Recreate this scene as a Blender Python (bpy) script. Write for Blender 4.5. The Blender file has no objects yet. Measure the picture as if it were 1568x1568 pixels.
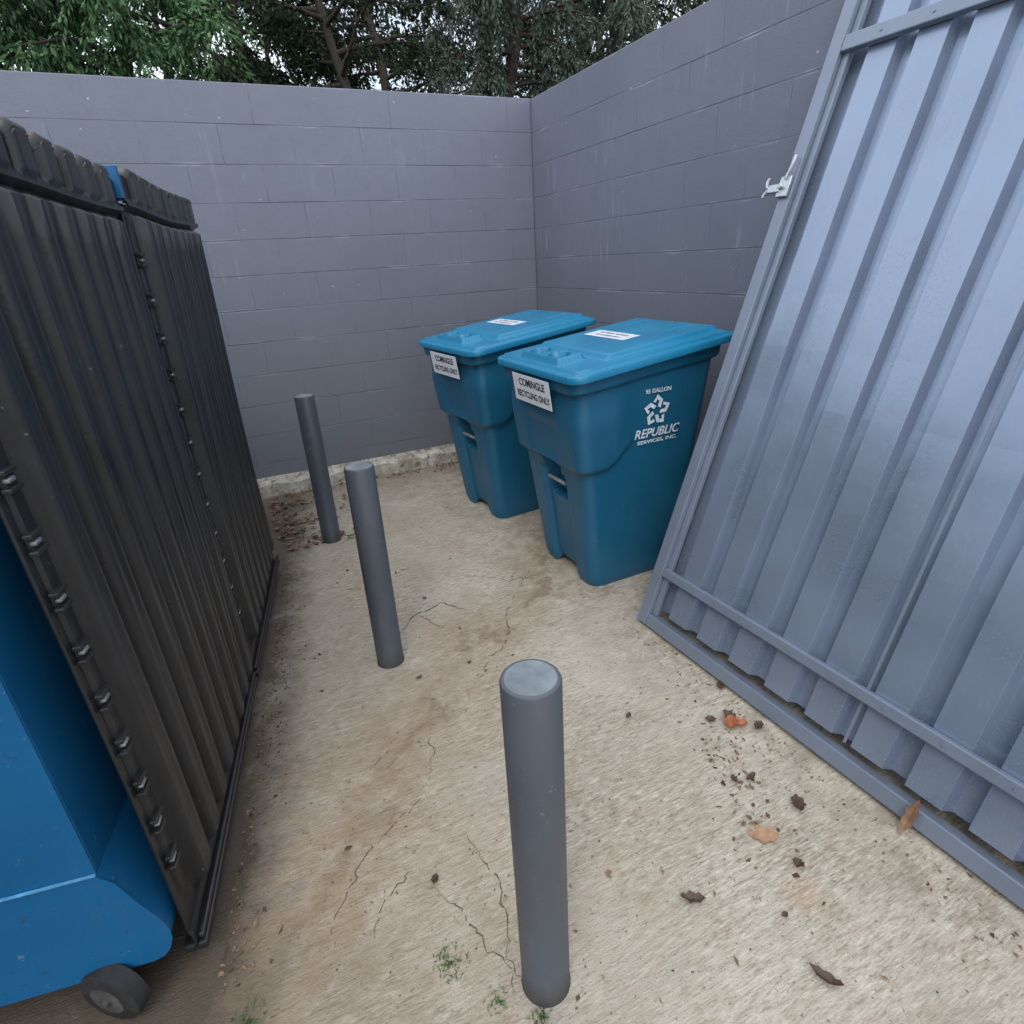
import bpy, math, random
import numpy as np
from mathutils import Vector, Matrix
random.seed(7)
sc=bpy.context.scene
sc.view_settings.view_transform='Standard'; sc.view_settings.look='None'
sc.view_settings.exposure=0; sc.view_settings.gamma=1
COL=sc.collection
# ---------------------------------------------------------------- node helpers
class NT:
    def __init__(s,name):
        s.m=bpy.data.materials.new(name); s.m.use_nodes=True
        s.t=s.m.node_tree; s.n=s.t.nodes; s.l=s.t.links
        s.b=s.n['Principled BSDF']
    def new(s,ty,**k):
        n=s.n.new(ty)
        for a,v in k.items(): setattr(n,a,v)
        return n
    def put(s,sock,v):
        if isinstance(v,bpy.types.NodeSocket): s.l.new(v,sock)
        else: sock.default_value=v
    def noise(s,vec,scale,detail=3,rough=.55,dist=0):
        n=s.new('ShaderNodeTexNoise'); s.l.new(vec,n.inputs['Vector'])
        n.inputs['Scale'].default_value=scale; n.inputs['Detail'].default_value=detail
        n.inputs['Roughness'].default_value=rough; n.inputs['Distortion'].default_value=dist
        return n.outputs['Fac']
    def ramp(s,f,a,b,c0=0,c1=1):
        n=s.new('ShaderNodeMapRange'); n.clamp=True
        s.put(n.inputs['Value'],f); n.inputs['From Min'].default_value=a; n.inputs['From Max'].default_value=b
        n.inputs['To Min'].default_value=c0; n.inputs['To Max'].default_value=c1
        return n.outputs['Result']
    def math(s,op,a,b=0):
        n=s.new('ShaderNodeMath',operation=op); s.put(n.inputs[0],a); s.put(n.inputs[1],b); return n.outputs[0]
    def mul(s,a,b): return s.math('MULTIPLY',a,b)
    def addn(s,a,b): return s.math('ADD',a,b)
    def mix(s,f,a,b,mode='MIX'):
        n=s.new('ShaderNodeMix',data_type='RGBA',blend_type=mode)
        s.put(n.inputs[0],f); s.put(n.inputs[6],a); s.put(n.inputs[7],b); return n.outputs[2]
    def pos(s): return s.new('ShaderNodeNewGeometry').outputs['Position']
    def obj(s): return s.new('ShaderNodeTexCoord').outputs['Object']
    def map(s,v,scale=(1,1,1),loc=(0,0,0),rot=(0,0,0)):
        n=s.new('ShaderNodeMapping'); s.l.new(v,n.inputs[0])
        n.inputs['Scale'].default_value=scale; n.inputs['Location'].default_value=loc; n.inputs['Rotation'].default_value=rot
        return n.outputs[0]
    def bump(s,h,strength,dist,prev=None):
        n=s.new('ShaderNodeBump'); s.l.new(h,n.inputs['Height'])
        n.inputs['Strength'].default_value=strength; n.inputs['Distance'].default_value=dist
        if prev is not None: s.l.new(prev,n.inputs['Normal'])
        return n.outputs[0]
    def out(s,color=None,rough=None,normal=None,metal=None,**k):
        if color is not None: s.put(s.b.inputs['Base Color'],color)
        if rough is not None: s.put(s.b.inputs['Roughness'],rough)
        if normal is not None: s.l.new(normal,s.b.inputs['Normal'])
        if metal is not None: s.b.inputs['Metallic'].default_value=metal
        for a,v in k.items(): s.put(s.b.inputs[a.replace('_',' ')],v)
        return s.m
def simple(name,c,rough=.6,metal=0,var=.15,scale=12,bump=0.0,spec=.5):
    t=NT(name); p=t.obj(); n=t.noise(p,scale,4,.6)
    d=tuple(x*(1-var) for x in c[:3])+(1,); u=tuple(min(1,x*(1+var)) for x in c[:3])+(1,)
    col=t.mix(t.ramp(n,.3,.7),d,u)
    nm=t.bump(t.noise(p,scale*8,3),bump,.004) if bump else None
    return t.out(col,t.ramp(n,.3,.7,max(.05,rough-.08),min(1,rough+.1)),nm,metal,Specular_IOR_Level=spec)

RH=.2255
def wall_mat(name,axis,drip,amt):
    t=NT(name); p=t.pos()
    sx=t.new('ShaderNodeSeparateXYZ'); t.l.new(p,sx.inputs[0])
    cb=t.new('ShaderNodeCombineXYZ'); t.l.new(sx.outputs[axis],cb.inputs[0]); t.l.new(sx.outputs[2],cb.inputs[1])
    v=cb.outputs[0]; Z=sx.outputs[2]
    br=t.new('ShaderNodeTexBrick'); t.l.new(v,br.inputs['Vector'])
    br.offset=.5; br.inputs['Scale'].default_value=1
    br.inputs['Brick Width'].default_value=.456; br.inputs['Row Height'].default_value=RH
    br.inputs['Mortar Size'].default_value=.0036; br.inputs['Mortar Smooth'].default_value=.5
    br.inputs['Color1'].default_value=(0,0,0,1); br.inputs['Color2'].default_value=(1,1,1,1); br.inputs['Mortar'].default_value=(.5,.5,.5,1)
    hz=t.math('PINGPONG',Z,RH/2)
    hm=t.ramp(hz,.008,.003)
    big=t.noise(v,1.0,4,.6); mid=t.noise(v,9,4,.65)
    base=t.mix(t.ramp(big,.3,.7),(.168,.180,.226,1),(.198,.211,.262,1))
    base=t.mix(t.ramp(br.outputs['Color'],0,1,0,.12),base,(.225,.235,.285,1))
    base=t.mix(t.ramp(mid,.5,.8,0,.30),base,(.132,.140,.168,1))
    vary=t.ramp(t.noise(t.map(v,(1,3,1)),1.9,2),.38,.62,.15,1)
    jm=t.mul(br.outputs['Fac'],t.addn(t.mul(hm,.55),.45)); jm=t.mul(jm,vary)
    base=t.mix(t.mul(jm,.6),base,(.065,.07,.083,1))
    glint=t.mul(t.ramp(t.math('ABSOLUTE',t.math('SUBTRACT',hz,.007)),.004,.001),t.ramp(t.noise(t.map(v,(2.2,6,1),(1,4,0)),1.6,3,.6),.53,.66,0,.65))
    base=t.mix(glint,base,(.42,.44,.50,1))  # broken pale glints along the course joints, painted into the colour
    st=t.noise(t.map(v,(22,2.0,1)),1,3,.55)
    reg=t.ramp(t.noise(t.map(v,(1.9,1.7,1),(drip,.4,0)),1,2),.50,.62)
    strk=t.mul(t.mul(t.ramp(st,.58,.72,0,amt),reg),t.mul(t.ramp(Z,1.15,1.5),t.ramp(Z,2.68,2.5)))
    base=t.mix(strk,base,(.42,.44,.50,1))
    sp=t.ramp(t.noise(v,26,2,.5),.74,.77,0,.75)
    base=t.mix(sp,base,(.5,.5,.54,1))
    base=t.mix(t.ramp(Z,2.3,.1,0,.68),base,(.105,.112,.122,1))  # sky-lit top fading to a darker foot, shading put into the wall colour
    hgt=t.addn(t.mul(jm,-1.0),t.addn(t.mul(t.noise(v,95,3,.65),.28),t.mul(mid,.4)))
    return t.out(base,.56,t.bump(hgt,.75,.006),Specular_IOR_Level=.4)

def concrete_mat():
    t=NT('broomed_concrete'); p=t.pos()
    a=t.noise(p,1.3,5,.62,.3); b=t.noise(t.map(p,(1,1,1),(5,2,0)),4.2,5,.68); f=t.noise(p,150,2,.7)
    c5=t.noise(t.map(p,(1,1,1),(9,0,0)),8,4,.7)
    col=t.mix(t.ramp(a,.3,.7),(.40,.345,.265,1),(.53,.48,.395,1))
    col=t.mix(t.ramp(b,.42,.70,0,.5),col,(.33,.265,.19,1))
    lines=t.noise(t.map(p,(15,58,1)),1,4,.75)
    l2=t.noise(t.map(p,(30,175,1)),1,2,.6)
    ln=t.addn(t.mul(lines,.55),t.mul(l2,.45))
    patch=t.ramp(t.noise(p,2.0,3),.30,.60,.35,1)
    col=t.mix(t.mul(t.ramp(ln,.50,.38,0,.75),patch),col,(.20,.15,.10,1))
    col=t.mix(t.mul(t.ramp(ln,.52,.62,0,.6),patch),col,(.68,.64,.55,1))
    sx=t.new('ShaderNodeSeparateXYZ'); t.l.new(p,sx.inputs[0]); X,Y=sx.outputs[0],sx.outputs[1]
    d=t.math('SUBTRACT',t.addn(Y,-1.36),X)
    d=t.math('ABSOLUTE',t.addn(d,t.addn(t.mul(t.addn(a,-.5),1.3),t.mul(t.addn(b,-.5),.5))))
    st=t.mul(t.ramp(d,.50,.0),t.ramp(c5,.30,.60,.3,1))
    col=t.mix(t.mul(st,.62),col,(.25,.165,.095,1))
    core=t.mul(t.ramp(d,.06,.0),t.ramp(b,.42,.55))
    col=t.mix(t.mul(core,.5),col,(.14,.10,.065,1))
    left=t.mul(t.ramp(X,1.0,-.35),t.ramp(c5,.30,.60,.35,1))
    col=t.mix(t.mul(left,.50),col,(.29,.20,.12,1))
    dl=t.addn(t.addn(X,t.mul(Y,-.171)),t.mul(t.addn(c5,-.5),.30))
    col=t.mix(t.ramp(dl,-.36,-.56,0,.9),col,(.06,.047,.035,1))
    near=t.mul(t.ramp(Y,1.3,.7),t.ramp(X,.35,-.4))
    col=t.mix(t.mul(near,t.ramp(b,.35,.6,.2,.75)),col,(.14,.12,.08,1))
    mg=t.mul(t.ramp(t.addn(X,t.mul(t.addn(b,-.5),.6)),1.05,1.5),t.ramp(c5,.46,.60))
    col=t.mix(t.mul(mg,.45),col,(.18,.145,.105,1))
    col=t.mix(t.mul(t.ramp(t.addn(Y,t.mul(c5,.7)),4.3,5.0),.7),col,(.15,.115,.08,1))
    gb=t.ramp(t.noise(t.map(p,(1,1,1),(2,7,0)),2.4,5,.7,.5),.56,.70,0,.5)
    col=t.mix(gb,col,(.36,.34,.295,1))
    dx=t.math('POWER',t.math('SUBTRACT',X,1.07),2); dy=t.math('POWER',t.math('SUBTRACT',Y,.63),2)
    rr=t.addn(t.math('SQRT',t.addn(dx,dy)),t.mul(t.addn(c5,-.5),.12))
    col=t.mix(t.ramp(rr,.07,.02,0,.25),col,(.48,.22,.11,1))
    col=t.mix(t.ramp(f,.60,.70,0,.6),col,(.15,.12,.09,1))
    col=t.mix(t.ramp(t.noise(t.map(p,(1,1,1),(3,3,0)),55,3,.6),.64,.70,0,.7),col,(.13,.10,.07,1))
    h=t.addn(t.mul(ln,1.0),t.addn(t.mul(f,.35),t.mul(b,.6)))
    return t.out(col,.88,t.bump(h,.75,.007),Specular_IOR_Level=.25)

def paint_mat(name,c,rough=.3,coat=.0,wob=.1,metal=0,spec=.5,speck=.35,grime=0,rust=0):
    t=NT(name); p=t.pos(); a=t.noise(p,3,4); g=t.noise(p,120,2,.6)
    col=t.mix(t.ramp(a,.3,.7),tuple(x*.9 for x in c[:3])+(1,),tuple(x*1.08 for x in c[:3])+(1,))
    if speck: col=t.mix(t.ramp(t.noise(p,48,3,.6),.68,.74,0,speck),col,(.33,.34,.36,1))
    if grime:
        s3=t.new('ShaderNodeSeparateXYZ'); t.l.new(p,s3.inputs[0])
        gz=t.addn(s3.outputs[2],t.mul(t.noise(p,18,4,.7),-.10))
        col=t.mix(t.ramp(gz,.03,-.045,0,.75),col,(.05,.042,.034,1))
        col=t.mix(t.mul(t.ramp(t.noise(t.map(p,(1,1,.2)),14,4,.7),.55,.75),grime),col,(.15,.145,.14,1))
    if rust:
        col=t.mix(t.ramp(t.noise(t.map(p,(1,1,.8),(4,1,2)),11,5,.75),.66,.72,0,rust),col,(.20,.085,.035,1))
        col=t.mix(t.ramp(t.noise(t.map(p,(1,1,1),(1,6,2)),34,3,.6),.66,.70,0,.5),col,(.02,.05,.10,1))
    r=t.addn(t.ramp(a,.3,.7,rough-.04,rough+.08),t.ramp(g,.58,.7,0,.15))
    h=t.addn(t.mul(a,wob*12),t.mul(g,.12))
    return t.out(col,r,t.bump(h,.35,.004),metal,Specular_IOR_Level=spec,Coat_Weight=coat,Coat_Roughness=.2)
def plastic(name,c,c2,rough=.42,dirt=.25,speck=.5):
    t=NT(name); p=t.pos(); a=t.noise(p,4,4,.6)
    col=t.mix(t.ramp(a,.3,.7),c,c2)
    col=t.mix(t.ramp(t.noise(t.map(p,(1,1,.25)),22,4,.7),.54,.78,0,dirt),col,(.22,.21,.19,1))
    g=t.noise(p,80,2,.5)
    col=t.mix(t.ramp(g,.74,.77,0,speck),col,(.4,.4,.38,1))
    return t.out(col,t.ramp(a,.3,.7,rough-.06,rough+.12),t.bump(g,.15,.003),Specular_IOR_Level=.5)
M={}
M['wx']=wall_mat('painted_block_x',0,3.3,.22); M['wy']=wall_mat('painted_block_y',1,1.2,.5)
M['conc']=concrete_mat()
M['gate']=paint_mat('gate_grey_paint',(.265,.32,.42),.27,.2,.18,.5,.5,0)
M['gframe']=paint_mat('gate_frame_paint',(.20,.235,.30),.34,.2,.05,.25,.5,.2)
M['boll']=paint_mat('bollard_grey_paint',(.074,.082,.100),.45,.05,.03,0,.5,.3,.3)
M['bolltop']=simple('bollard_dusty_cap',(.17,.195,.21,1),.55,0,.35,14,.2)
M['black']=plastic('black_lid_plastic',(.014,.014,.0155,1),(.023,.023,.025,1),.33,.06,.25)
M['rivet']=simple('lid_clip',(.26,.26,.27,1),.32,.4,.2,30)
M['blue']=paint_mat('dumpster_blue_paint',(.006,.105,.25),.42,0,.05,0,.4,.25,.12,.8)
M['weld']=simple('weld_bead',(.06,.25,.45,1),.45,0,.4,40,.3)
M['bin']=plastic('bin_blue_plastic',(.008,.092,.172,1),(.010,.106,.196,1),.36,.04,.4)
M['binlid']=plastic('bin_lid_plastic',(.008,.175,.325,1),(.014,.20,.36,1),.31,.08,.4)
M['white']=simple('label_white',(.68,.70,.76,1),.4,0,.08,30)
M['wtext']=simple('print_white',(.58,.65,.71,1),.5,0,.3,60)
M['ink']=simple('label_ink',(.03,.03,.035,1),.5)
M['steel']=simple('zinc_steel',(.50,.52,.54,1),.38,.8,.2,40)
M['hub']=simple('caster_hub',(.09,.085,.08,1),.6,.2,.4,30)
M['rubber']=simple('rubber',(.022,.022,.022,1),.7,0,.3,20,.3)
def kerb_mat():
    t=NT('kerb_concrete'); p=t.pos(); a=t.noise(p,6,5,.7); g=t.noise(p,18,4,.7)
    c=t.mix(t.ramp(a,.35,.65),(.24,.21,.165,1),(.56,.53,.46,1))
    c=t.mix(t.ramp(g,.53,.67,0,.85),c,(.10,.08,.06,1))
    return t.out(c,.9,t.bump(t.addn(a,g),.7,.02))
M['kerb']=kerb_mat()
t=NT('soil_litter'); p=t.pos()
M['soil']=t.out(t.mix(t.ramp(t.noise(p,3,5,.7),.35,.65),(.07,.05,.03,1),(.16,.12,.075,1)),.95)
def leaf_mat(name,dark,light):
    t=NT(name); g=t.new('ShaderNodeNewGeometry')
    c=t.mix(g.outputs['Random Per Island'],dark,light)
    d=t.new('ShaderNodeBsdfDiffuse'); t.l.new(c,d.inputs[0]); t.l.new(d.outputs[0],t.n['Material Output'].inputs[0])
    t.n.remove(t.b); return t.m
M['fol']=leaf_mat('cedar_foliage',(.040,.070,.040,1),(.11,.17,.095,1))
M['folb']=leaf_mat('bright_cedar_foliage',(.05,.10,.048,1),(.13,.225,.10,1))
M['fold']=leaf_mat('dark_foliage',(.018,.028,.017,1),(.05,.066,.042,1))
M['folg']=leaf_mat('grey_green_foliage',(.05,.07,.053,1),(.13,.158,.125,1))
M['bark']=simple('bark',(.045,.034,.027,1),.9,0,.4,14)
M['dleaf']=leaf_mat('dry_leaves',(.07,.045,.028,1),(.30,.20,.12,1))
M['oleaf']=simple('orange_leaf',(.40,.23,.13,1),.6,0,.3,60,.3)
M['rleaf']=simple('red_brown_leaf',(.38,.13,.06,1),.55,0,.45,50,.3)
M['bleaf']=simple('brown_leaf',(.085,.05,.03,1),.6,0,.4,50,.3)
M['bleaf2']=simple('tan_brown_leaf',(.20,.11,.06,1),.6,0,.4,50,.3)
M['crack']=simple('crack_dirt',(.12,.085,.055,1),.95,0,.3,30)
M['weed']=leaf_mat('weed_green',(.05,.10,.03,1),(.13,.22,.07,1))
# ---------------------------------------------------------------- mesh builder
class MB:
    def __init__(s): s.v=[]; s.f=[]; s.mi=[]
    def add(s,vs,fs,mi=0):
        o=len(s.v); s.v+= [tuple(v) for v in vs]
        s.f+=[tuple(i+o for i in f) for f in fs]; s.mi+=[mi]*len(fs)
    def box(s,c,d,mi=0,M4=None):
        vs=[Vector((c[0]+sx*d[0]/2,c[1]+sy*d[1]/2,c[2]+sz*d[2]/2)) for sx in(-1,1) for sy in(-1,1) for sz in(-1,1)]
        if M4 is not None: vs=[M4@v for v in vs]
        s.add(vs,[(0,1,3,2),(4,6,7,5),(0,4,5,1),(2,3,7,6),(0,2,6,4),(1,5,7,3)],mi)
    def tube(s,pts,rad,seg=10,mi=0,cap=True):
        pts=[Vector(p) for p in pts]; n=len(pts)
        if not hasattr(rad,'__len__'): rad=[rad]*n
        vs=[]; t0=(pts[1]-pts[0]).normalized(); u=t0.orthogonal().normalized()
        for i in range(n):
            t=(pts[min(i+1,n-1)]-pts[max(i-1,0)]).normalized()
            u=(u-t*u.dot(t)).normalized(); w=t.cross(u)
            for k in range(seg):
                a=2*math.pi*k/seg
                vs.append(pts[i]+(u*math.cos(a)+w*math.sin(a))*rad[i])
        fs=[(i*seg+k,i*seg+(k+1)%seg,(i+1)*seg+(k+1)%seg,(i+1)*seg+k) for i in range(n-1) for k in range(seg)]
        if cap: fs+= [tuple(range(seg-1,-1,-1)),tuple((n-1)*seg+k for k in range(seg))]
        s.add(vs,fs,mi)
    def obj(s,name,mats,smooth=False,bevel=0,parent=None,seg=2,angle=40):
        me=bpy.data.meshes.new(name); me.from_pydata(s.v,[],s.f); me.update()
        for m in mats: me.materials.append(m)
        me.polygons.foreach_set('material_index',s.mi)
        o=bpy.data.objects.new(name,me); COL.objects.link(o)
        if smooth:
            me.polygons.foreach_set('use_smooth',[True]*len(me.polygons))
            try: me.set_sharp_from_angle(angle=math.radians(angle))
            except Exception: pass
        if bevel:
            b=o.modifiers.new('bev','BEVEL'); b.width=bevel; b.segments=seg; b.limit_method='ANGLE'; b.angle_limit=math.radians(50)
        if parent is not None: o.parent=parent
        return o
def empty(name,loc=(0,0,0),rz=0,mat=None):
    e=bpy.data.objects.new(name,None); COL.objects.link(e); e.empty_display_size=.2
    if mat is not None: e.matrix_world=mat
    else: e.location=loc; e.rotation_euler=(0,0,rz)
    return e
def sm(a,b,x):
    t=max(0,min(1,(x-a)/(b-a))) if b!=a else float(x>a)
    return t*t*(3-2*t)
def lerp(a,b,t): return a+(b-a)*t
# ---------------------------------------------------------------- setting
b=MB(); b.box((0,0,-.11),(400,400,.2)); b.obj('ground',[M['soil']])
b=MB(); b.box((-.6,.3,-.06),(6.4,9.0,.12)); b.obj('concrete_pad',[M['conc']])
WH=RH*12; WY=4.78; WX=2.485
def bigbox(x0,x1,y0,y1,z1,mat):
    b=MB(); b.box(((x0+x1)/2,(y0+y1)/2,z1/2),(x1-x0,y1-y0,z1)); return b.obj('concrete_block_wall',[mat],bevel=.006)
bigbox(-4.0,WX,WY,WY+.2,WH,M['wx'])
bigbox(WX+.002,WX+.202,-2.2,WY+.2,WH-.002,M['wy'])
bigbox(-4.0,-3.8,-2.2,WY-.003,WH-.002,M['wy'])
b=MB(); n=140; vs=[];fs=[]; j=k=0
for i in range(n+1):
    x=lerp(-3.78,WX-.003,i/n); j=j*.6+random.uniform(-.009,.009); k=k*.5+random.uniform(-.009,.004)
    vs+=[(x,4.645+j,-.01),(x,4.65+j,.095+k),(x,4.672+j*.5,.117+k*.5),(x,4.776,.122)]
for i in range(n):
    for k in range(3): a=i*4+k; fs.append((a,a+4,a+5,a+1))
b.add(vs,fs); b.obj('concrete_kerb',[M['kerb']])
for (x,y,h) in [(.361,.772,.905),(.345,2.18,.905),(.328,3.60,.93)]:
    b=MB(); R=.057; seg=64
    prof=[(R+.002,0),(R+.002,.004),(R,.008),(R,h*.5),(R,h-.006),(R-.002,h-.0015),(R-.005,h),(R-.008,h+.0005),(R-.009,h-.0008),(0.0001,h-.0006)]
    vs=[(x+r*math.cos(2*math.pi*k/seg),y+r*math.sin(2*math.pi*k/seg),z) for r,z in prof for k in range(seg)]
    fs=[(i*seg+k,i*seg+(k+1)%seg,(i+1)*seg+(k+1)%seg,(i+1)*seg+k) for i in range(len(prof)-1) for k in range(seg)]
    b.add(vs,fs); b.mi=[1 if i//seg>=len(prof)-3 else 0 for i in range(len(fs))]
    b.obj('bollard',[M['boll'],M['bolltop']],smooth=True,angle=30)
# ---------------------------------------------------------------- leaning gate
al=math.radians(19.9)
wd=Vector((.035,-1,0)).normalized(); sd=Vector((math.sin(al),0,math.cos(al))); nd=wd.cross(sd).normalized(); sd=nd.cross(wd).normalized()
G=Matrix.Identity(4)
for i in range(3): G[i][0]=wd[i]; G[i][1]=sd[i]; G[i][2]=nd[i]
G.translation=Vector((1.448,1.89,.018))
gate=empty('metal_gate',mat=G)
W=3.1; S=2.98; FD=.055; UR=2.375
b=MB()
b.box((.0275,S/2,-.0275),(.055,S,FD)); b.box((W-.0275,S/2,-.0275),(.055,S,FD))
b.box((W/2,.0275,-.0285),(W-.112,.055,.053)); b.box((W/2,S-.0275,-.0285),(W-.112,.055,.053))
b.box((W/2,UR,-.0145),(W-.112,.055,.027)); b.box((W/2,.265,-.0145),(W-.112,.040,.027))
b.box((.0695,S/2,-.033),(.027,S-.112,.022))
b.obj('frame',[M['gframe']],bevel=.004,parent=gate,seg=2)
b=MB(); pr=[(.058,-.072)]; c=.20
while c<W-.12:
    for dx,z in [(-.066,-.072),(-.052,-.032),(.052,-.032),(.066,-.072)]: pr.append((c+dx,z))
    c+=.1742
pr.append((W-.058,-.072))
s0,s1=.082,S-.06; ns=14
vs=[(x,lerp(s0,s1,j/ns),z+.0014*math.sin(j*2.1+x*7)) for j in range(ns+1) for x,z in pr]; m=len(pr)
fs=[(j*m+i,j*m+i+1,(j+1)*m+i+1,(j+1)*m+i) for j in range(ns) for i in range(m-1)]
b.add(vs,fs); o=b.obj('corrugated_sheet',[M['gate']],parent=gate)
so=o.modifiers.new('s','SOLIDIFY'); so.thickness=.0015; so.offset=-1
bv=o.modifiers.new('b','BEVEL'); bv.width=.003; bv.segments=2; bv.limit_method='ANGLE'; bv.angle_limit=math.radians(30)
b=MB(); b.box((.998,(s0+s1)/2,-.0300),(.010,s1-s0,.002))
for k in range(17):
    for s in (.265,UR): b.tube([(.2+.1742*k,s,-.003),(.2+.1742*k,s,.002)],.005,6)
b.obj('lap_seam_and_screws',[M['gframe']],parent=gate)
b=MB(); q=1.885
b.box((.02,q,.009),(.05,.075,.012)); b.box((-.02,q-.005,.014),(.055,.03,.012))
b.tube([(-.045,q-.005,.014),(-.062,q+.005,.014),(-.066,q+.025,.014),(-.058,q+.038,.014)],.007,8)
b.tube([(-.045,q-.005,.014),(-.062,q-.018,.014),(-.068,q-.035,.014)],.007,8)
b.tube([(.02,q+.025,.018),(.035,q+.07,.022),(.036,q+.11,.018)],.007,8)
b.tube([(.01,q,.0),(.01,q,.028)],.011,10)
b.obj('latch',[M['steel']],parent=gate,bevel=.002,smooth=True)
# ---------------------------------------------------------------- recycling bins
def rrect(hx0,hx1,hw,r,N):
    L=[(hx1-hx0-2*r),(2*hw-2*r)]; pts=[]; per=2*(L[0]+L[1])+2*math.pi*r
    for i in range(N):
        d=per*i/N; lens=[L[1],math.pi*r/2,L[0],math.pi*r/2,L[1],math.pi*r/2,L[0],math.pi*r/2]
        k=0
        while k<7 and d>lens[k]: d-=lens[k]; k+=1
        a=d/r
        if k==0: p=(hx0,hw-r-d)
        elif k==1: p=(hx0+r-r*math.cos(a),-hw+r-r*math.sin(a))
        elif k==2: p=(hx0+r+d,-hw)
        elif k==3: p=(hx1-r+r*math.sin(a),-hw+r-r*math.cos(a))
        elif k==4: p=(hx1,-hw+r+d)
        elif k==5: p=(hx1-r+r*math.cos(a),hw-r+r*math.sin(a))
        elif k==6: p=(hx1-r-d,hw)
        else: p=(hx0+r-r*math.sin(a),hw-r+r*math.cos(a))
        pts.append(p)
    return pts
LD=.90; LW=.400; BH=1.115
def ztop(x): return .100*x/LD
def make_bin(loc,rz):
    e=empty('recycling_bin',loc,rz)
    b=MB(); N=260; H=BH; NL=130; vs=[]
    for j in range(NL+1):
        z=H*j/NL; a=z/H; foot=.02*sm(.05,0,z)
        xf=lerp(.180,.045,a)+foot*.5; xb=lerp(.72,.84,a); hw=lerp(.258,.343,a)-foot*.4
        rimo=.022*sm(1.03,1.042,z)
        for (x,y) in rrect(xf-rimo,xb+rimo,hw+rimo,.065,N):
            zz=z; fr=1-sm(xf+.16,xf+.34,x); zl=.65+.10*sm(xf+.10,xf+.30,x)
            sh=sm(zl-.02,zl+.025,z)*fr*(1-sm(.86,1.02,z)*.6)
            if x<xf+.07: x-= .028*sh
            if abs(y)>.12: y+= (.028*sh if y>0 else -.028*sh)
            if x<xf+.02:
                rec=.028*sm(.60,.57,z)*sm(.125,.105,abs(y))
                pk=.080*sm(.085,.079,abs(y))*sm(.435,.445,z)*sm(.665,.655,z)
                x+=max(rec,pk)
                x+=.011*sm(.16,.13,abs(y))*sm(.66,.72,z)*sm(.90,.84,z)
            if x<xf+.10 and z<.12: zz=z+ (.045*sm(.13,.09,abs(y)))*(1-z/.12)
            vs.append((x,y,zz+ztop(x)*a))
    fs=[(j*N+(i+1)%N,j*N+i,(j+1)*N+i,(j+1)*N+(i+1)%N) for j in range(NL) for i in range(N)]
    fs.append(tuple(range(N)))
    b.add(vs,fs); b.obj('body',[M['bin']],smooth=True,parent=e,angle=38)
    b=MB(); N=220; vs=[]; zb=BH
    rings=[(.990,-.030),(1.004,-.030),(1.006,-.026),(1.004,-.003),(.998,0.0)]
    cx=LD/2
    def lid_h(x,y):
        ed=min(x,LD-x,LW-abs(y))
        h=.014*sm(.030,.040,ed)
        h+=.022*sm(.215,.245,x)*sm(.315,.29,abs(y))*sm(LD-.035,LD-.065,x)
        hb=sm(.045,.06,x)*sm(.20,.175,x)*sm(.19,.17,abs(y))
        h+=.028*hb
        for sy in(-1,1):
            q=math.hypot((x-.115)/.042,(y-sy*.085)/.055)
            h-=.050*sm(1.10,.82,q)
        h-=.008*sm(.012,.006,abs(abs(y)-.17))*sm(.64,.67,x)*sm(.82,.80,x)
        return h
    base=rrect(0,LD,LW,.07,N)
    for s,dz in rings:
        for (x,y) in base:
            X=cx+(x-cx)*s; vs.append((X,y*s,zb+.012+ztop(X)+dz))
    K=80
    for k in range(K):
        s=.99*(1-k/K)
        for (x,y) in base:
            X=cx+(x-cx)*s; Y=y*s; vs.append((X,Y,zb+.012+ztop(X)+lid_h(X,Y)))
    T=len(rings)+K
    fs=[(j*N+(i+1)%N,j*N+i,(j+1)*N+i,(j+1)*N+(i+1)%N) for j in range(T-1) for i in range(N)]
    fs.append(tuple((T-1)*N+i for i in range(N)))
    b.add(vs,fs); b.obj('lid',[M['binlid']],smooth=True,parent=e,angle=50)
    hz=zb+.085
    b=MB(); b.tube([(LD+.04,-.26,hz),(LD+.04,.26,hz)],.016,12)
    for y in(-.24,-.08,.08,.24): b.box((LD+.005,y,hz-.005),(.09,.03,.04))
    b.obj('hinge_handle',[M['bin']],parent=e,bevel=.006,smooth=True)
    b=MB()
    for y in(-.285,.285): b.tube([(.72,y-.028,.125),(.72,y-.02,.125),(.72,y+.02,.125),(.72,y+.028,.125)],[.11,.125,.125,.11],28)
    b.tube([(.72,-.28,.125),(.72,.28,.125)],.012,10)
    b.obj('wheels',[M['rubber']],parent=e,smooth=True)
    b=MB(); b.tube([(.137,-.082,.54),(.137,.082,.54)],.010,12); b.obj('lift_bar',[M['steel']],parent=e,smooth=True)
    up=Vector((-.13,0,1)).normalized(); rt=Vector((0,-1,0)); nn=rt.cross(up)
    F=Matrix.Identity(4)
    for i in range(3): F[i][0]=rt[i];F[i][1]=up[i];F[i][2]=nn[i]
    F.translation=Vector((.006,0.0,BH-.100))
    b=MB(); b.box((0,0,0),(.36,.135,.003),M4=F); b.obj('front_label',[M['white']],parent=e,bevel=.001)
    def text(body,size,mat,Mx,off,name,sx=1.0,ext=.0004,bold=.0007,shear=0):
        cu=bpy.data.curves.new(name,'FONT'); cu.body=body; cu.size=size; cu.align_x='CENTER'; cu.align_y='CENTER'; cu.extrude=ext; cu.offset=bold; cu.shear=shear
        cu.materials.append(mat)
        o=bpy.data.objects.new(name,cu); COL.objects.link(o); o.parent=e
        o.matrix_local=Mx@Matrix.Translation(off)@Matrix.Diagonal((sx,1,1,1))
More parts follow.
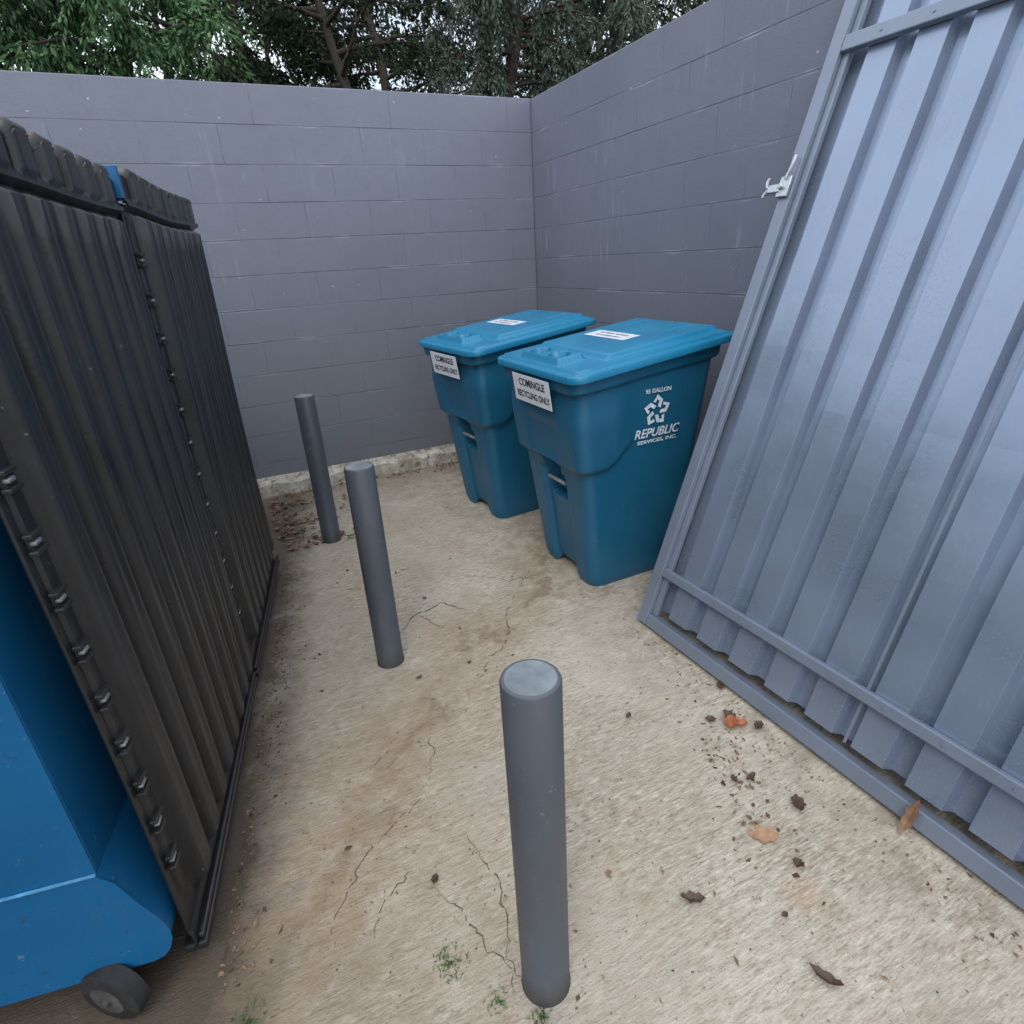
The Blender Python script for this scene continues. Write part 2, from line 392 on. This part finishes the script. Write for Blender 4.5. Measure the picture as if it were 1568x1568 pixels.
    text('COMINGLE',.050,M['ink'],F,(.01,.030,.0022),'label_text',1,.0004,.0012)
    text('RECYCLING ONLY',.044,M['ink'],F,(.01,-.028,.0022),'label_text_lower',.86,.0004,.0011)
    for sgn in(-1,1):
        up=Vector((0,sgn*.077,1)).normalized(); rt=Vector((1,0,0)) if sgn<0 else Vector((-1,0,0)); nn=rt.cross(up)
        Sx=Matrix.Identity(4)
        for i in range(3): Sx[i][0]=rt[i];Sx[i][1]=up[i];Sx[i][2]=nn[i]
        Sx.translation=Vector((.485,sgn*(lerp(.258,.343,.865/BH)+.003),.865))
        text('REPUBLIC',.060,M['wtext'],Sx,(.01,-.060,.0030),'side_print',1.0,.0004,.0011,.25)
        text('SERVICES, INC.',.024,M['wtext'],Sx,(.02,-.102,.0030),'side_print_small',1.5,.0004,.0006)
        text('95 GALLON',.028,M['wtext'],Sx,(0,.142,.0030),'side_print_top',1.0,.0004,.0006)
        b=MB()
        for k in range(5):
            R2=Matrix.Translation((0,.045,.003))@Matrix.Rotation(math.radians(90+72*k),4,'Z')
            A=[(.012,-.020),(.050,-.030),(.078,.002),(.044,.026),(.040,.010),(.056,.002),(.044,-.010),(.020,-.003)]
            vv=[Sx@(R2@Vector((p[0],p[1],0))) for p in A]; b.add(vv,[tuple(range(len(vv)))])
        b.obj('side_emblem',[M['wtext']],parent=e)
    b=MB(); sl=.100/LD; vs=[]; so_=zb+.012+.0372
    for x in(.44,.545):
        for y in(-.12,.22): vs.append((x,y,so_+ztop(x)))
    b.add(vs,[(0,2,3,1)]); b.obj('lid_sticker',[M['white']],parent=e)
    Lx=Matrix.Identity(4); upv=Vector((1,0,sl)).normalized(); rt=Vector((0,-1,0)); nn=rt.cross(upv)
    for i in range(3): Lx[i][0]=rt[i];Lx[i][1]=upv[i];Lx[i][2]=nn[i]
    Lx.translation=Vector((.4925,.05,so_+.0012+ztop(.4925)))
    text('NO TRASH  NO BAGS',.024,M['ink'],Lx,(0,.018,0),'sticker_text',1,.0002,0); text('RECYCLABLES ONLY',.022,M['ink'],Lx,(0,-.022,0),'sticker_text_lower',1,.0002,0)
    return e
make_bin((1.240,2.490,0),math.radians(1.0))
make_bin((1.165,3.52,0),math.radians(6))
# ---------------------------------------------------------------- dumpster
ud=Vector((.169,.9856,0)); vd=Vector((.9856,-.169,0))
D=Matrix.Identity(4)
for i in range(3): D[i][0]=vd[i]; D[i][1]=ud[i]
D[2][2]=1; D.translation=Vector((-.400,1.19,0))
dum=empty('dumpster',mat=D)
def lid(u0,u1,name,seed,top):
    b=MB(); L=u1-u0; nu=int(L/.0045); bot=.075; band=.06; nr=8; pitch=(L-2*band)/nr
    q0=top-.095
    zs=[bot,.09,.12]+[.13+.01*k for k in range(14)]+[lerp(.28,q0-.03,k/20) for k in range(21)]+[q0-.02+.006*k for k in range(1,19)]
    zs=[z for z in zs if z<top-.012]; nz=len(zs)
    def off(u,z): return .007*math.sin(u*2.1+seed)+.006*math.sin(z*3+seed)
    vs=[]; R_=.014; NR=4
    for j in range(nz+NR+1):
        roll=0
        if j<nz: z=zs[j]
        else: roll=(j-nz)/NR*math.pi/2; z=top-R_+R_*math.sin(roll)
        for i in range(nu+1):
            u=L*i/nu; q=(u-band)/pitch; n=0; zz=z
            if 0<=q<=nr:
                f=q-math.floor(q); d=abs(f-.5)*2
                rib=sm(.80,.46,d); zb=.15+.035*(d*d)*1.5
                n+=.040*rib*sm(zb,zb+.05,z)*sm(q0-.004,q0-.03,z)
                n-=.004*sm(.25,.12,d)*sm(.3,.35,z)*sm(q0-.05,q0-.08,z)
                tooth=sm(.60,.48,d)
                n+=.018*tooth*sm(q0+.016,q0+.024,z)
                zz+=.018*tooth*sm(top-.06,top-.01,z)
            n+=.024*sm(q0-.008,q0+.004,z)-.010*sm(q0+.016,q0+.024,z)
            n+=.006*sm(.13,.12,z)
            if q<0 or q>nr: n+=.008*sm(.2,.25,z)*(1-sm(q0-.02,q0-.01,z))*sm(.022,.028,min(u,L-u))
            n+=off(u,z)
            if j>=nz: n-=R_*(1-math.cos(roll))
            vs.append((n,u0+u,zz+.006*math.sin(u*5+seed)))
    m=nu+1; T=nz+NR+1
    fs=[(j*m+i,j*m+i+1,(j+1)*m+i+1,(j+1)*m+i) for j in range(T-1) for i in range(nu)]
    o=len(vs)
    for i in range(m): x,y,z=vs[(T-1)*m+i]; vs.append((x-.15,y,z-.01))
    fs+=[((T-1)*m+i,(T-1)*m+i+1,o+i+1,o+i) for i in range(nu)]
    b.add(vs,fs); ob=b.obj(name,[M['black']],smooth=True,parent=dum,angle=50)
    s_=ob.modifiers.new('s','SOLIDIFY'); s_.thickness=.006; s_.offset=-1
    b=MB()
    b.box((.004,(u0+u1)/2,bot-.004),(.055,L-.006,.024)); b.box((.024,(u0+u1)/2,bot+.03),(.014,L-.01,.014))
    b.obj(name+'_lip',[M['black']],parent=dum,bevel=.005)
    b=MB(); b2=MB(); z=.36
    while z<q0-.04:
        for uu in(.032,L-.032):
            n=off(uu,z)+.008; u=u0+uu
            b.box((n+.003,u,z),(.012,.026,.009))
            b2.box((n+.003,u,z+.016),(.016,.044,.009)); b2.box((n+.003,u,z-.016),(.016,.044,.009))
        z+=.1175
    b.obj(name+'_clips',[M['rivet']],parent=dum,bevel=.003,smooth=True)
    b2.obj(name+'_clip_lugs',[M['black']],parent=dum,bevel=.002)
lid(.0,1.075,'lid_near_half',0.3,1.880); lid(1.095,2.17,'lid_far_half',2.2,1.890)
b=MB(); DW=1.5; x1=-.095; x0=x1-DW; y0=-.035; y1=2.20
def slab(p0,p1,mi=0): b.box([(p0[i]+p1[i])/2 for i in range(3)],[abs(p1[i]-p0[i]) for i in range(3)],mi)
slab((x0,y0,.44),(x1,y0+.006,1.76)); slab((x0,y1-.006,.14),(x1,y1,1.76))
slab((x1-.006,y0+.007,.14),(x1-.0005,y1-.007,1.76)); slab((x0+.0005,y0+.007,.14),(x0+.006,y1-.007,1.35))
slab((x0+.007,y0+.007,.145),(x1-.007,y1-.007,.151))
slab((x0-.02,y0-.02,1.76),(x1+.005,y0+.03,1.82)); slab((x0-.02,y1-.03,1.76),(x1+.005,y1+.02,1.82)); slab((x1-.035,y0+.031,1.76),(x1+.004,y1-.031,1.82))
slab((x0-.02,y0+.031,1.35),(x0+.03,y1-.031,1.41))
for yy,s in((y0-.001,-1),(y1+.001,1)): slab((x0+.15,yy+s*.022,.75),(x1-.35,yy+s*.09,.93))
slab((x1-.12,1.076,1.82),(x1+.128,1.094,1.905))
b.obj('body',[M['blue']],parent=dum,bevel=.008,seg=3)
b=MB(); prof=[(x1,.44),(x1+.018,.40),(x1+.045,.32),(x1+.072,.25),(x1+.080,.215),(x1+.078,.185),(x1+.066,.155),(x1+.052,.138),(x1+.03,.13)]
pl=[(x0-(q[0]-x1),q[1]) for q in reversed(prof)]; P=prof+pl
fr=[(x,y0-.002,z) for x,z in P]; bk=[(x,y1+.002,z) for x,z in P]; k=len(P)
b.add(fr+bk,[tuple(range(k))]+[tuple(range(2*k-1,k-1,-1))]+[(i,(i+1)%k,k+(i+1)%k,k+i) for i in range(k) if i not in(k-1,)])
b.obj('skirt',[M['blue']],parent=dum,bevel=.006,smooth=True,angle=60)
b=MB(); b.tube([(x0-.02,y0-.003,.438),(-1.0,y0-.004,.441),(-.5,y0-.004,.439),(x1+.0,y0-.003,.440)],.004,8); b.obj('weld_bead',[M['weld']],parent=dum,smooth=True)
b=MB(); b.tube([(-.30,-.01,1.80),(-.10,-.01,1.835),(-.10,2.2,1.835),(-.30,2.2,1.80)],.014,10); b.obj('hinge_rod',[M['blue']],parent=dum,smooth=True)
for cx_,cy_ in((-.16,-.045),(x0+.2,-.045),(-.16,2.1),(x0+.2,2.1)):
    b=MB(); ax=Vector((.45,.89,0)).normalized(); c=Vector((cx_,cy_,.078))
    b.tube([c-ax*.024,c-ax*.018,c+ax*.018,c+ax*.024],[.066,.078,.078,.066],40); b.obj('caster_tyre',[M['rubber']],parent=dum,smooth=True)
    b=MB(); b.tube([c-ax*.0250,c-ax*.0245,c+ax*.0245,c+ax*.0250],[.040,.043,.043,.040],24); b.tube([c-ax*.034,c+ax*.034],.010,12)
    b.obj('caster_hub',[M['hub']],parent=dum,smooth=True)
# ---------------------------------------------------------------- foliage
def quads(P,A,B):
    n=len(P); v=np.empty((n,4,3),np.float32)
    v[:,0]=P-A; v[:,1]=P-B+A*.15; v[:,2]=P+A; v[:,3]=P+B+A*.15
    return v.reshape(-1,3)
def fast_mesh(name,b,V,mats):
    nb=len(b.v); me=bpy.data.meshes.new(name); nq=len(V)//4; nv=nb+len(V)
    verts=np.concatenate([np.array(b.v,np.float32).reshape(-1,3),V.astype(np.float32)])
    tot=[len(q) for q in b.f]+[4]*nq
    loops=np.concatenate([np.array([i for q in b.f for i in q],np.int32),np.arange(nb,nv,dtype=np.int32)])
    me.vertices.add(nv); me.vertices.foreach_set('co',verts.ravel())
    me.loops.add(len(loops)); me.loops.foreach_set('vertex_index',loops)
    me.polygons.add(len(tot)); me.polygons.foreach_set('loop_start',np.concatenate([[0],np.cumsum(tot)[:-1]]).astype(np.int32))
    for m in mats: me.materials.append(m)
    me.polygons.foreach_set('material_index',np.array([0]*len(b.f)+[1]*nq,np.int32))
    me.update(calc_edges=True); me.validate()
    o=bpy.data.objects.new(name,me); COL.objects.link(o); return o
def build_tree(name,x,y,h,R,fol,seed,nl=26,zmin=2.1,spr=34,droop=.35,size=1.0,gap=0.0,trunk=.14):
    r=np.random.default_rng(seed); rd=random.Random(seed); b=MB()
    tp=[(x+.15*math.sin(k*.9+seed),y+.1*math.cos(k*1.3+seed),h*k/8) for k in range(9)]
    b.tube(tp,[trunk*(1-k/9.5)+.015 for k in range(9)],9,0); PV=[]
    for i in range(nl):
        z=lerp(zmin,h*.97,(i+rd.random()*.7)/nl); k=min(7,int(z/h*8)); base=Vector(tp[k]).lerp(Vector(tp[k+1]),z/h*8-k)
        a=rd.uniform(0,2*math.pi); L=R*(1-.45*(z/h)**2)*rd.uniform(.6,1.15)
        pts=[base]; d=Vector((math.cos(a),math.sin(a),rd.uniform(.0,.35)))
        for s in range(7):
            d=(d+Vector((rd.uniform(-.22,.22),rd.uniform(-.22,.22),-droop*.22+rd.uniform(-.1,.1)))).normalized()
            pts.append(pts[-1]+d*L/7)
        b.tube(pts,[.024*(1-s/8)+.004 for s in range(8)],5,0,False)
        bare=rd.random()<gap
        for s in range(spr if not bare else 16):
            f=rd.uniform(.12,1.0)**.75; q=f*7; k=min(6,int(q)); c=pts[k].lerp(pts[k+1],q-k)
            ln=rd.uniform(.18,.46)*size
            dr=Vector((rd.gauss(0,1),rd.gauss(0,1),rd.gauss(-.35,.55)))+d*.8; dr.normalize()
            tip=c+dr*ln+Vector((0,0,-droop*ln*.9))
            if bare: b.tube([c,c.lerp(tip,.5)+Vector((0,0,.03)),tip],[.006,.004,.002],3,0,False)
            else: PV.append((*c,*tip))
    PV=np.array(PV); m=30
    c=np.repeat(PV[:,:3],m,0); t_=np.repeat(PV[:,3:],m,0); n=len(c)
    f=r.uniform(.05,1.05,(n,1)); ax=t_-c; ln=np.linalg.norm(ax,axis=1,keepdims=True); ax=ax/ln
    P=c+(t_-c)*f; P[:,2:]+=-.18*ln*f*f
    side=r.normal(size=(n,3)); side-= (side*ax).sum(1,keepdims=True)*ax; side/=np.linalg.norm(side,axis=1,keepdims=True)
    dirv=ax*.8+side*.65; dirv[:,2]-=.45; dirv/=np.linalg.norm(dirv,axis=1,keepdims=True)
    l=r.uniform(.020,.048,(n,1))*size*(1.15-.5*f)
    A=dirv*l; P=P+A+side*.015
    Bn=np.cross(dirv,r.normal(size=(n,3))); Bn/=np.linalg.norm(Bn,axis=1,keepdims=True)
    return fast_mesh(name,b,quads(P,A,Bn*l*.30),[M['bark'],fol])
build_tree('cedar_tree',-3.4,6.4,4.8,1.7,M['fol'],1,36,2.2,44,.4,1,.0,.09)
build_tree('cedar_tree',-2.0,7.1,4.9,1.6,M['fol'],12,36,2.2,44,.4,1,.05,.09)
build_tree('cedar_tree',-1.2,6.2,4.3,1.1,M['fol'],31,24,2.3,36,.4,1,.05,.06)
build_tree('cedar_tree',-.35,6.5,4.6,1.35,M['folb'],2,32,2.2,44,.4,1,.05,.09)
build_tree('cedar_tree',.9,8.0,4.9,1.6,M['fold'],5,34,2.0,40,.35,1,.1)
build_tree('pine_tree',2.3,8.6,5.2,1.8,M['fold'],3,36,2.3,32,.1,1.0,.3,.10)
build_tree('pine_tree',1.5,6.8,4.7,1.3,M['fold'],23,26,2.3,26,.1,.9,.4,.07)
build_tree('cedar_tree',3.5,7.3,5.0,1.6,M['folg'],14,34,2.3,42,.6,1,.05)
build_tree('cedar_tree',4.8,7.0,5.2,1.6,M['folg'],4,36,2.3,42,.6,1,.1)
build_tree('cedar_tree',6.4,6.6,5.0,1.9,M['fol'],6,30,2.3,36)
build_tree('cedar_tree',-5.0,6.6,4.5,1.9,M['folg'],8,30,2.0,34)
build_tree('cedar_tree',6.0,9.4,5.6,2.0,M['fold'],9,28,2.3,30)
def belt():
    r=np.random.default_rng(11); rd=random.Random(11); b=MB()
    for i in range(26):
        x=rd.uniform(-12,15); y=rd.uniform(11.5,14)
        b.tube([(x,y,0),(x+rd.uniform(-.3,.3),y,3),(x+rd.uniform(-.7,.7),y,6.0)],[.10,.06,.03],7,0,False)
    C=[(rd.uniform(-13,16),rd.uniform(10.2,14.2),1.8+4.4*rd.random()**1.05,rd.uniform(.2,.5)) for i in range(860)]
    C=np.array(C); m=60; c=np.repeat(C,m,0); n=len(c)
    P=c[:,:3]+r.normal(size=(n,3))*c[:,3:4]*np.array([.6,.6,.42])
    A=r.normal(size=(n,3)); A/=np.linalg.norm(A,axis=1,keepdims=True); l=r.uniform(.035,.08,(n,1)); A*=l
    B=np.cross(A,r.normal(size=(n,3))); B/=np.linalg.norm(B,axis=1,keepdims=True); B*=l*.5
    fast_mesh('distant_trees',b,quads(P,A,B),[M['bark'],M['fold']])
belt()
# ---------------------------------------------------------------- litter
def leaf_pts(cx,cy,L,Wd,a,curl,z=.004):
    vs=[];n=8
    for i in range(n+1):
        f=i/n; x=(f-.5)*L; w=Wd*math.sin(math.pi*min(1,f*.96+.02))**.8*.5*(1+.25*math.sin(i*2.3+cx*40))
        for s in(-1,0,1):
            p=Vector((x,s*w,z+curl*(abs(s)*.5*w*2)+curl*1.2*abs(x)*abs(f-.5)+.002*math.sin(i*1.9+s)))
            p=Matrix.Rotation(a,3,'Z')@p; vs.append(Vector((cx+p.x,cy+p.y,p.z)))
    return vs,[(i*3+k,i*3+k+1,i*3+k+4,i*3+k+3) for i in range(n) for k in(0,1)]
b=MB()
L_=[(1.11,.812,.085,.055,-.5,.1,0),(1.345,1.185,.07,.05,.8,.7,1),(1.375,1.17,.05,.04,-.3,.8,1),(.80,.76,.065,.03,-.6,.5,2),
 (1.278,.837,.06,.04,1.0,.7,2),(.946,.473,.075,.025,2.0,.8,2),(1.37,1.22,.05,.035,1.9,.9,2),(1.42,1.13,.05,.03,.4,.9,2),(1.12,.70,.03,.03,.4,.9,2),(1.30,1.24,.04,.03,2.6,.5,2),(1.05,1.4,.03,.02,.6,.5,2),(.98,.62,.02,.015,0,.5,2),(.20,1.13,.03,.02,1,.8,2),(1.23,.98,.045,.02,.2,.7,2),(1.18,1.0,.03,.02,1.2,.7,2),(.42,2.0,.03,.015,.2,.6,2),(1.46,1.36,.05,.03,.9,.6,2)]
for cx,cy,l,w,a,c,mi in L_:
    v,f=leaf_pts(cx,cy,l,w,a,c); b.add(v,f,mi)
for i in range(110):
    v,f=leaf_pts(.02+abs(random.gauss(0,.22)),random.uniform(3.55,4.60),random.uniform(.03,.07),random.uniform(.012,.03),random.uniform(0,6.28),random.uniform(.2,.9),random.uniform(.004,.02)); b.add(v,f,random.choice((2,3,3)))
for i in range(40):
    v,f=leaf_pts(random.uniform(.1,1.7),4.63-abs(random.gauss(0,.06)),random.uniform(.02,.05),random.uniform(.01,.02),random.uniform(0,6.28),random.uniform(.2,.9),random.uniform(.004,.01)); b.add(v,f,random.choice((2,3,3)))
b.obj('fallen_leaves',[M['oleaf'],M['rleaf'],M['bleaf'],M['bleaf2']],smooth=True)
b=MB()
R3=Matrix.Translation((1.470,.64,.0))@Matrix.Rotation(math.radians(-62),4,'Y')@Matrix.Rotation(.3,4,'X')
v,f=leaf_pts(.055,0,.12,.030,0,.5); b.add([R3@p for p in v],f); b.obj('dry_leaf',[M['bleaf2']],smooth=True)
b=MB()
def crumb(x,y,s,z=.002):
    a=random.uniform(0,6.28); e=random.uniform(.12,.8)
    ca,sa=math.cos(a),math.sin(a); p=[(1,random.uniform(-.3,.3)),(random.uniform(-.5,.5),e),(-1,random.uniform(-.3,.3)),(random.uniform(-.5,.5),-e)]
    b.add([(x+(q[0]*ca-q[1]*sa)*s,y+(q[0]*sa+q[1]*ca)*s,z+random.uniform(0,s*.4)) for q in p],[(0,1,2,3)])
for i in range(2300):
    crumb(random.uniform(-.35,2.3),random.uniform(.3,4.6),random.uniform(.001,.005)*(1+ (random.random()<.08)*1.8))
for i in range(260): y=random.uniform(.3,1.95); crumb(1.45-abs(random.gauss(0,.07)),y,random.uniform(.002,.007))
for i in range(140): t_=random.gauss(0,.12); crumb(1.20+t_*.5+random.gauss(0,.05),1.02+t_*1.2+random.gauss(0,.04),random.uniform(.002,.011))
for i in range(600): y=random.uniform(1.1,3.6); crumb(-.605+.171*y+.05+abs(random.gauss(0,.05)),y,random.uniform(.002,.009))
for i in range(350): crumb(.02+abs(random.gauss(0,.28)),random.uniform(3.55,4.62),random.uniform(.003,.012),.004)
for i in range(300): crumb(random.uniform(.1,2.2),4.63-abs(random.gauss(0,.07)),random.uniform(.003,.011),.004)
for i in range(300): crumb(random.uniform(-.1,1.6),random.uniform(4.69,4.77),random.uniform(.003,.012),.126)
b.obj('leaf_litter',[M['dleaf']])
b=MB()
def crack(pts,w=.003,wig=.012,z=.0022,brk=.25):
    P=[]
    for i in range(len(pts)-1):
        n=max(2,int(math.dist(pts[i],pts[i+1])/.012))
        for k in range(n): t=k/n; P.append((lerp(pts[i][0],pts[i+1][0],t),lerp(pts[i][1],pts[i+1][1],t)))
    P.append(pts[-1]); dx=dy=0; Q=[]
    for p in P:
        dx=dx*.85+random.gauss(0,wig*.4); dy=dy*.85+random.gauss(0,wig*.4); Q.append((p[0]+dx,p[1]+dy))
    vs=[]
    for i,p in enumerate(Q):
        q=Q[min(i+1,len(Q)-1)]; o=Q[max(i-1,0)]; t=Vector((q[0]-o[0],q[1]-o[1])).normalized(); nrm=(-t.y,t.x); ww=w*random.uniform(.15,1)*math.sin(math.pi*min(.95,max(.05,i/len(Q))))**.5
        vs+=[(p[0]+nrm[0]*ww,p[1]+nrm[1]*ww,z),(p[0]-nrm[0]*ww,p[1]-nrm[1]*ww,z)]
    b.add(vs,[(2*i,2*i+1,2*i+3,2*i+2) for i in range(len(Q)-1) if random.random()>brk])
crack([(.40,2.33),(.55,2.47),(.70,2.52),(.78,2.40)],.0050,.01,.0022,.1)
crack([(.33,1.55),(.22,1.42),(.13,1.36),(.02,1.30),(-.1,1.1)],.0020); crack([(.33,1.55),(.36,1.70)],.0018)
crack([(.34,1.22),(.35,1.0),(.30,.86),(.31,.80)],.0024); crack([(.17,1.12),(.24,1.0),(.27,.88),(.28,.78)],.0022)
crack([(1.25,2.6),(1.0,2.38),(.86,2.1),(.60,1.85),(.5,1.72)],.0034,.02,.0022,.4)
crack([(.26,2.9),(.42,2.86)],.003); crack([(.9,2.7),(1.1,2.55),(1.28,2.52)],.003,.012,.0022,.3)
crack([(.0,1.05),(.05,1.14),(.16,1.2)],.002); crack([(.55,2.47),(.62,2.30)],.0025); crack([(.12,1.62),(.2,1.66)],.002)
b.obj('pavement_crack',[M['crack']])
def weed(cx,cy,n,s,R):
    b=MB()
    for i in range(n):
        a=random.uniform(0,6.28); r=random.uniform(0,R); h=random.uniform(.3,1)*s; x,y=cx+math.cos(a)*r,cy+math.sin(a)*r; w=random.uniform(.0008,.002)
        t=random.uniform(0,6.28); l=random.uniform(.3,1.3)*h
        b.add([(x-w,y,.002),(x+w,y,.002),(x+l*.5*math.cos(t)+w*.8,y+l*.5*math.sin(t),h*.6),(x+l*math.cos(t),y+l*math.sin(t),h*random.uniform(.5,.8))],[(0,1,2,3)])
    b.obj('weed_plant',[M['weed']])
weed(.167,.91,130,.015,.05); weed(.24,.78,50,.016,.04); weed(-.30,1.0,90,.022,.05); weed(.315,.71,50,.02,.025); weed(.78,.86,14,.010,.01)
# ---------------------------------------------------------------- light
w=bpy.data.worlds.new('World'); sc.world=w; w.use_nodes=True; nt=w.node_tree; N=nt.nodes; Lk=nt.links
bg=N['Background']; sky=N.new('ShaderNodeTexSky'); sky.sky_type='NISHITA'; sky.sun_disc=False
sky.sun_elevation=math.radians(48); sky.sun_rotation=math.radians(215); sky.air_density=1; sky.dust_density=1.5
tc=N.new('ShaderNodeTexCoord'); mp=N.new('ShaderNodeMapping'); mp.inputs['Scale'].default_value=(1,1,2.0); Lk.new(tc.outputs['Generated'],mp.inputs[0])
no=N.new('ShaderNodeTexNoise'); no.inputs['Scale'].default_value=3.0; no.inputs['Detail'].default_value=5; no.inputs['Roughness'].default_value=.55; Lk.new(mp.outputs[0],no.inputs['Vector'])
mr=N.new('ShaderNodeMapRange'); mr.inputs['From Min'].default_value=.42; mr.inputs['From Max'].default_value=.58; mr.inputs['To Min'].default_value=.40; mr.inputs['To Max'].default_value=.95; Lk.new(no.outputs['Fac'],mr.inputs['Value'])
mx=N.new('ShaderNodeMix'); mx.data_type='RGBA'; Lk.new(mr.outputs[0],mx.inputs[0]); Lk.new(sky.outputs[0],mx.inputs[6]); mx.inputs[7].default_value=(12.0,13.0,14.3,1)
Lk.new(mx.outputs[2],bg.inputs[0]); bg.inputs[1].default_value=.15
sd_=bpy.data.lights.new('Sun','SUN'); sd_.energy=1.0; sd_.angle=math.radians(25); sd_.color=(1,.96,.9)
so=bpy.data.objects.new('Sun',sd_); COL.objects.link(so)
az=math.radians(215); el=math.radians(48)
dirv=Vector((math.sin(az)*math.cos(el),math.cos(az)*math.cos(el),math.sin(el)))
so.rotation_euler=dirv.to_track_quat('Z','Y').to_euler()
# ---------------------------------------------------------------- camera
cam=bpy.data.cameras.new('Camera'); co=bpy.data.objects.new('Camera',cam); COL.objects.link(co)
cam.sensor_width=36; cam.lens=36*900/1568; cam.clip_end=1000; cam.clip_start=.02
h=math.radians(24.0); pt=math.radians(23.4); ro=math.radians(3.36)
fw=Vector((math.sin(h)*math.cos(pt),math.cos(h)*math.cos(pt),-math.sin(pt)))
rt=Vector((math.cos(h),-math.sin(h),0)); up=rt.cross(fw)
r2=rt*math.cos(ro)-up*math.sin(ro); u2=rt*math.sin(ro)+up*math.cos(ro)
R=Matrix((r2,u2,-fw)).transposed().to_4x4(); R.translation=Vector((0,0,1.6))
co.matrix_world=R; sc.camera=co
